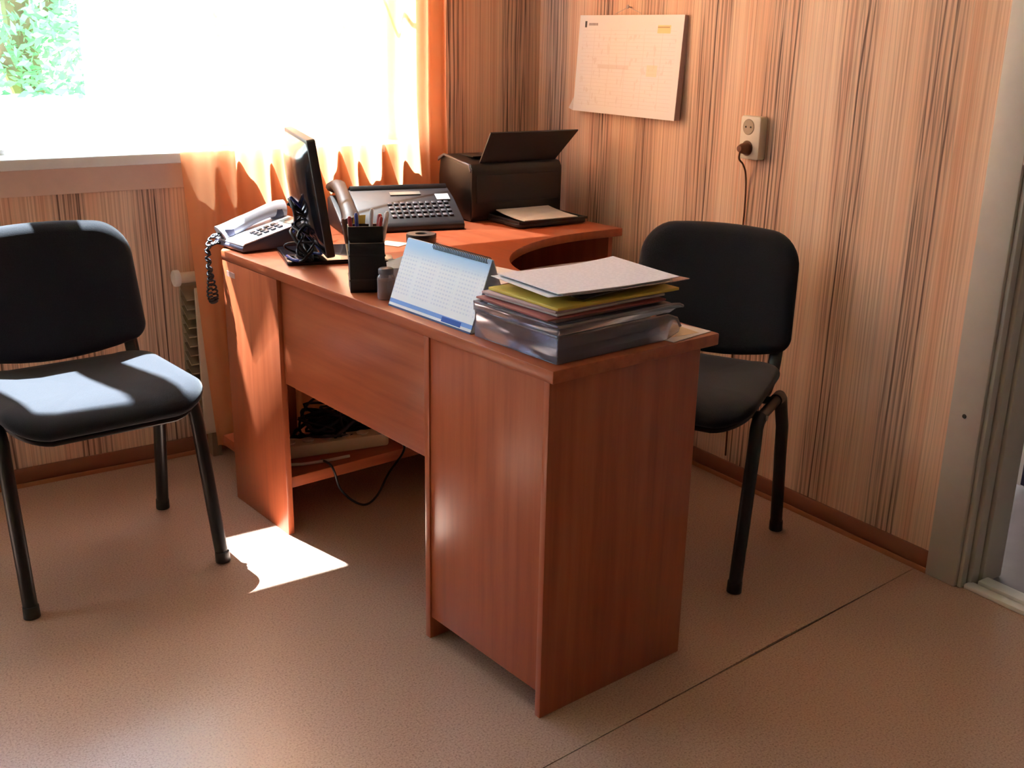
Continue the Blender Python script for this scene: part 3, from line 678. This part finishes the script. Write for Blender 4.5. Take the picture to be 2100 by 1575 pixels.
# tape roll and small slips behind the calendar
tr = on_desk('tape_dispenser', .525, 1.185, math.radians(30), 'dark roll of tape lying behind the tent calendar', 'tape roll')
ringp = [(.018, .0), (.042, .0), (.044, .004), (.044, .024), (.042, .028), (.018, .028), (.016, .024), (.016, .004), (.018, .0)]
mb = MB(); n = 28
V = [(r * math.cos(2 * math.pi * j / n), r * math.sin(2 * math.pi * j / n), z) for r, z in ringp[:-1] for j in range(n)]
k = len(ringp) - 1
mb.add(V, [(i * n + j, i * n + (j + 1) % n, ((i + 1) % k) * n + (j + 1) % n, ((i + 1) % k) * n + j) for i in range(k) for j in range(n)])
mb.build('tape_reel', 'black_plastic', tr, smooth=True, sharp=50)
MB().box(.04, .085, -.012, .012, 0, .018).build('tape_tail', 'dark_plastic', tr, bevel=.004)
def loose_sheet(name, lx, ly, rot, wd, hg, mat, label, cat, z=.75, curl=0.0, group=None):
    e = on_desk(name, lx, ly, rot, label, cat, group, z)
    e2 = MB().slab(lambda u, v: ((u - .5) * wd, (v - .5) * hg, .0006 + curl * (max(0, u - .55) / .45) ** 2), 14, 8, (0, 0, .0012)).build('paper_leaf', mat, e, smooth=True, sharp=40)
    return e
loose_sheet('paper_slip', .445, 1.215, .4, .06, .08, 'cream', 'cream paper slip beside the dark tape roll', 'paper')
loose_sheet('paper_slip', .40, .70, .15, .21, .16, 'sheet', 'white sheet lying on the desk behind the letter trays', 'paper')
loose_sheet('paper_slip', .385, .07, .1, .13, .12, 'sheet', 'white sheet under the trays at the near desk corner', 'paper')
loose_sheet('paper_slip', .33, .16, -.12, .22, .25, 'cream', 'cream sheet lying flat under the letter trays', 'paper', z=.7502)

# ------------------------------------------------------------------ letter trays with papers
def tray(z, lx, ly, label, ht, rot=0.0, ln=.335, wd=.250, scoop=True):
    e = on_desk('letter_tray', lx, ly, rot, label, 'letter tray', 'stacked smoky letter trays', z)
    th_ = .0025
    MB().prism([(0.0, -wd / 2 + .0), (ln - .05, -wd / 2), (ln - .015, -wd / 2 + .03), (ln, -wd / 2 + .07), (ln, wd / 2 - .07), (ln - .015, wd / 2 - .03), (ln - .05, wd / 2), (0, wd / 2)], 0, th_).build('tray_floor', 'smoke', e, bevel=.0006)
    B(-th_, 0, -wd / 2, wd / 2, 0, ht).build('tray_wall', 'smoke', e, bevel=.0006)
    for s in (-1, 1):
        y = s * wd / 2
        P = [(0, 0), (ln - .04, 0), (ln - .005, .012), (ln, ht * .45), (ln - .012, ht * .8), (ln - .04, ht), (0, ht)]
        MB().prism(P, y, y + s * th_, 'y').build('tray_wall', 'smoke', e, bevel=.0006)
        MB().tube([(0, y + s * .001, ht), (ln - .04, y + s * .001, ht), (ln - .012, y + s * .001, ht * .8), (ln, y + s * .001, ht * .45)], .0032, 6).build('tray_rim', 'clear', e, smooth=True)
    MB().tube([(0, -wd / 2, ht), (0, wd / 2, ht)], .0032, 6).build('tray_rim', 'clear', e, smooth=True)
    return e
tray(.7508, .033, .152, 'smoky clear letter tray standing on the near desk corner', .052)
def stack(z, items):
    for (name, lx, ly, rot, wd, hg, th_, mat, label, cat) in items:
        e = on_desk(name, lx, ly, rot, label, cat, None, z)
        m = MB()
        m.slab(lambda u, v: ((u - .5) * wd, (v - .5) * hg, .0002), 8, 6, (0, 0, th_))
        m.build('leaf_block', mat, e, bevel=min(.0012, th_ * .25))
        z += th_ + .0006
    return z
z1 = stack(.7545, [
 ('paper_stack', .19, .153, .0, .290, .205, .014, 'pad_edge', 'pinkish paper stack inside the lower letter tray', 'paper stack'),
 ('paper_stack', .195, .155, .02, .285, .205, .018, 'sheet', 'white paper stack inside the lower letter tray', 'paper stack')])
tray(.807, .030, .150, 'smoky clear letter tray on top holding folders and papers', .016, rot=.02, ln=.345)
z2 = stack(.8105, [
 ('cardboard_folder', .194, .150, .015, .300, .222, .004, 'grey_plastic', 'dark grey folder at the bottom of the upper tray', 'folder'),
 ('paper_stack', .190, .153, .0, .288, .208, .006, 'sheet', 'white paper stack low in the upper tray', 'paper stack'),
 ('cardboard_folder', .196, .149, -.012, .302, .224, .003, 'slate', 'thin slate blue folder between the white paper stacks', 'folder'),
 ('paper_stack', .185, .152, .02, .292, .212, .007, 'pad_edge', 'pinkish paper stack in the middle of the upper tray', 'paper stack'),
 ('cardboard_folder', .174, .147, -.03, .308, .226, .004, 'maroon', 'maroon folder poking out of the paper pile', 'folder'),
 ('paper_stack', .19, .152, .015, .296, .214, .005, 'sheet', 'white paper stack above the maroon folder', 'paper stack'),
 ('paper_stack', .184, .155, .03, .296, .216, .005, 'pad_edge', 'thin pinkish paper stack under the yellow folder', 'paper stack'),
 ('cardboard_folder', .205, .143, -.025, .322, .216, .006, 'yellow', 'yellow folder near the top of the pile', 'folder'),
])
e = on_desk('plastic_folder', .262, .172, .06, 'clear smoky plastic sleeve on the paper pile', 'folder', None, z2)
MB().slab(lambda u, v: ((u - .5) * .32, (v - .5) * .24, .001 + .010 * max(0, v - .6) + .005 + .003 * math.sin(u * 5)), 12, 8, (0, 0, .0015)).build('sleeve', 'smoke', e, smooth=True, sharp=40)
e = on_desk('printed_sheet', .205, .135, -.10, 'printed white sheets curling at the top of the paper pile', 'paper', None, z2 + .0165)
for k, (dx, dy, r) in enumerate(((0, 0, 0), (.008, .006, .035), (-.012, .004, -.03))):
    o = MB().slab(lambda u, v: ((u - .5) * .297, (v - .5) * .21, .003 * (2 - k) + .022 * max(0, u - .55) ** 1.6 * (.6 + .7 * v) + .006 * max(0, .25 - u)), 20, 10, (0, 0, .0012)).build('paper_leaf', 'paper' if k == 0 else 'sheet', e, smooth=True, sharp=40)
    o.location = (dx, dy, 0); o.rotation_euler = (0, 0, r)

# ------------------------------------------------------------------ fax machine
fx_ = on_desk('fax_machine', .655, 1.475, math.radians(-18), 'black fax machine with keypad and side handset', 'fax machine')
MB().prism([(-.13, .0), (.085, .0), (.09, .03), (.085, .100), (.05, .110), (-.02, .085), (-.125, .03), (-.135, .015)], -.165, .165, 'x').build('fax_body', 'dark_plastic', fx_, bevel=.006)
def slope(y): return .0305 + (y + .125) * .5238 if y < -.02 else .085 + (y + .02) * .3375
for r in range(4):
    for c in range(10):
        y = -.10 + r * .019; x = -.055 + c * .0205
        kx = B(-.007, .007, -.0055, .0055, 0, .004).build('key', 'key_grey' if c % 4 else 'grey_plastic', fx_, bevel=.0012)
        kx.location = (x, y, slope(y) + .0005); kx.rotation_euler = (math.atan(.5238), 0, 0)
k = B(-.05, .05, -.010, .010, 0, .003).build('display', 'lcd', fx_); k.location = (.01, .012, slope(.012) + .001); k.rotation_euler = (math.atan(.3375), 0, 0)
k = B(-.022, .022, -.016, .016, 0, .001).build('sticker', 'sheet', fx_); k.location = (.125, -.02, slope(-.025) + .006); k.rotation_euler = (math.atan(.45), 0, 0)
MB().prism([(.04, .107), (.085, .096), (.09, .104), (.05, .122)], -.16, .16, 'x').build('paper_lid', 'black_plastic', fx_, bevel=.003)
hp = [(-.195, -.125, .038), (-.195, -.10, .058), (-.195, -.03, .095), (-.195, .03, .118), (-.195, .065, .124), (-.195, .085, .116)]
h2 = MB().tube(smooth_path(hp, 5), [.014 + .007 * abs(2 * i / 25 - 1) ** 1.5 for i in range(26)], 12, 1.6).build('handset', 'dark_plastic', fx_, smooth=True, sharp=60)
MB().prism([(-.13, 0), (.085, 0), (.085, .085), (.05, .095), (-.12, .025)], -.225, -.166, 'x').build('handset_cradle', 'dark_plastic', fx_, bevel=.005)

# ------------------------------------------------------------------ printer
pr = on_desk('laser_printer', 1.045, 1.385, math.radians(-6), 'black laser printer with open paper cover by the side wall', 'printer')
# local: front faces -y, width along x
MB().prism([(-.005, 0), (.205, 0), (.205, .135), (.195, .19), (.16, .205), (.0, .185), (-.012, .165), (-.012, .02)], -.178, .180, 'x').build('printer_body', 'black_plastic', pr, bevel=.006)
MB().prism([(-.014, .165), (-.002, .187), (.16, .207), (.197, .192), (.20, .178), (.16, .2), (.0, .18), (-.012, .160)], -.186, -.179, 'x').build('edge_highlight', 'grey_plastic', pr, bevel=.002)  # lighter strip standing in for a reflected highlight along the edge
MB().box(-.13, .13, .06, .145, .2005, .2035).build('output_recess', 'hole', pr)
MB().box(-.16, .165, -.016, -.011, .06, .15).build('front_cover', 'dark_plastic', pr, bevel=.003)
cv = MB().slab(lambda u, v: (-.135 + u * .30 + (.02 + .05 * u) * v, .01 - .035 * v, .186 + .098 * v), 8, 6, (-.0, .004, .0035)).build('paper_cover', 'dark_plastic', pr, bevel=.001)
tb = MB().prism(rrect(.27, .20, .02, 4, .02, -.10), .004, .016).build('output_tray', 'black_plastic', pr, bevel=.003)
for s in (-1, 1): MB().box(.02 + s * .128 - .004, .02 + s * .128 + .004, -.19, -.01, .016, .024).build('tray_guide', 'black_plastic', tb, bevel=.001)
MB().box(-.115, .155, -.199, -.192, .016, .024).build('tray_lip', 'black_plastic', tb, bevel=.001)
ps = empty('printer_paper', pr.location, pr.rotation_euler.z, 'white paper lying in the black printer tray', 'paper')
MB().slab(lambda u, v: (-.085 + u * .21, -.185 + v * .17, .0215 + .012 * v * v), 6, 8, (0, 0, .003)).build('paper_leaf', 'sheet', ps, smooth=True, sharp=40)

# ------------------------------------------------------------------ under the desk: power strip, cables on the low shelf
st = on_desk('power_strip', .215, 1.215, math.radians(-14), 'cream power strip lying on the low shelf under the desk', 'power strip', z=.160)
MB().prism(rrect(.35, .060, .014, 4), .0, .040).build('strip_body', 'cream', st, bevel=.006)
for i in range(5):
    o = MB().lathe([(0, 0), (.014, 0), (.016, .001), (.018, .004), (.018, .005), (0.0, .005)], 14).build('socket_face', 'ivory', st); o.location = (-.12 + i * .055, 0, .039)
cbs = on_desk('cable_loop', .20, 1.16, 0, 'white cable looping off the end of the power strip', 'cable', z=.160)
MB().tube(smooth_path([(-.01, .10, .02), (-.07, .13, .03), (-.12, .12, .05), (-.16, .09, .03), (-.165, .04, .008), (-.12, -.0, .006), (-.05, -.02, .006), (.03, -.03, .006)], 8), .0045, 8).build('cable', 'ivory', cbs, smooth=True, sharp=180)
bk = on_desk('cable_bundle', .32, 1.30, 0, 'tangle of black cables heaped behind the power strip under the desk', 'cable', z=.160)
rd = random.Random(21)
for i in range(14):
    P = [(rd.uniform(-.16, .12), rd.uniform(-.10, .10), rd.uniform(.006, .11)) for _ in range(7)]
    P[0] = (P[0][0], P[0][1], .006); P[-1] = (P[-1][0], P[-1][1], .006)
    MB().tube(smooth_path(P, 6), rd.choice((.004, .005, .006)), 7).build('cable', 'black_plastic', bk, smooth=True, sharp=180)
MB().box(-.10, -.01, -.03, .05, .0, .06).build('power_adapter', 'black_plastic', bk, bevel=.008); MB().box(.02, .09, .0, .07, .0, .05).build('power_adapter', 'black_plastic', bk, bevel=.008)
hc = on_desk('hanging_cable', .17, 1.09, 0, 'black cable hanging in a loop below the low shelf', 'cable', z=0)
MB().tube(smooth_path([(-.02, .06, .166), (-.02, .012, .168), (-.018, -.008, .150), (-.005, -.012, .10), (.03, -.02, .055), (.075, -.02, .030), (.115, -.02, .05), (.16, -.012, .105), (.21, -.008, .150), (.23, .012, .168), (.24, .06, .166)], 8), .0035, 8).build('cable', 'black_plastic', hc, smooth=True, sharp=180)

# ------------------------------------------------------------------ on the side wall
wc = empty('wall_planner', (-.022, -.512, 1.247), -math.pi / 2, 'white printed wall planner pad hanging on the striped wallpaper', 'calendar')
tlt = -math.radians(3.4)
def tiltw(o): o.rotation_euler = (tlt, 0, 0); return o
tiltw(B(-.25, .262, -.0008, .020, -.156, .156).build('sheet_pad', 'pad_edge', wc))
tiltw(B(-.256, .262, -.0024, -.0009, -.157, .157).build('top_sheet', 'planner', wc))
tiltw(MB().add([(-.256, -.0024, -.157), (-.256, -.0009, -.157), (-.235, -.002, -.155), (-.256, -.002, -.11), (-.280, -.004, -.150), (-.280, -.003, -.150)], [(0, 2, 3, 4), (1, 5, 3, 2), (0, 4, 5, 1)]).build('curled_corner', 'sheet', wc))
nl = MB().tube([(.0, -.506, 1.427), (-.018, -.506, 1.429)], .0022, 8).tube([(-.016, -.506, 1.4288), (-.019, -.506, 1.4292)], .006, 10).build('nail', 'steel'); tag(nl, 'small nail in the wallpaper above the planner', 'nail')
sg = MB().tube([(-.014, -.506, 1.428), (-.012, -.44, 1.408)], .0007, 5).tube([(-.014, -.506, 1.428), (-.012, -.57, 1.408)], .0007, 5).build('hanging_string', 'steel', wc); sg.matrix_parent_inverse = (Matrix.Translation(wc.location) @ Euler((0, 0, -math.pi / 2)).to_matrix().to_4x4()).inverted()

so = empty('wall_socket', (0, -1.093, 1.066), -math.pi / 2, 'ivory double wall socket on the striped wallpaper', 'socket')
MB().prism(rrect(.078, .122, .008, 4), -.030, 0.0, 'y').build('socket_box', 'ivory', so, bevel=.004)
for zc in (.03, -.03):
    f = MB().lathe([(.021, .0), (.0225, .0), (.0225, -.002), (.021, -.002)], 24).build('socket_ring', 'rad_fin', so, smooth=True, sharp=40)
    f.location = (-.006, -.0302, zc); f.rotation_euler = (math.pi / 2, 0, 0)
    d = MB().lathe([(.0, .0), (.0205, .0), (.0205, -.001), (0, -.001)], 24).build('socket_face', 'brown' if zc < 0 else 'socket_shade', so); d.location = (-.006, -.0312, zc); d.rotation_euler = (math.pi / 2, 0, 0)  # upper disc darkened in colour for the shade of its recess
    for sx in (-.0095, .0095):
        h_ = MB().lathe([(0, 0), (.0026, 0), (.0026, -.001), (0, -.001)], 10).build('pin_hole', 'hole', so); h_.location = (-.006 + sx, -.0324, zc); h_.rotation_euler = (math.pi / 2, 0, 0)
pg = empty('power_plug', (-.032, -1.087, 1.036), -math.pi / 2, 'dark plug in the lower wall socket with a cord down the wall', 'plug')
o = MB().lathe([(0, 0), (.016, 0), (.017, .004), (.014, .02), (.009, .03), (0, .031)], 16).build('plug_body', 'brown', pg, smooth=True, sharp=50); o.rotation_euler = (math.pi / 2, 0, 0)
MB().tube(smooth_path([(-.004, -.020, -.006), (-.008, -.018, -.03), (-.012, .006, -.05), (-.013, .022, -.09), (-.012, .026, -.20), (-.02, .027, -.42), (-.01, .027, -.70), (.0, .022, -.96)], 6), .0028, 8).build('plug_cord', 'brown', pg, smooth=True, sharp=180)
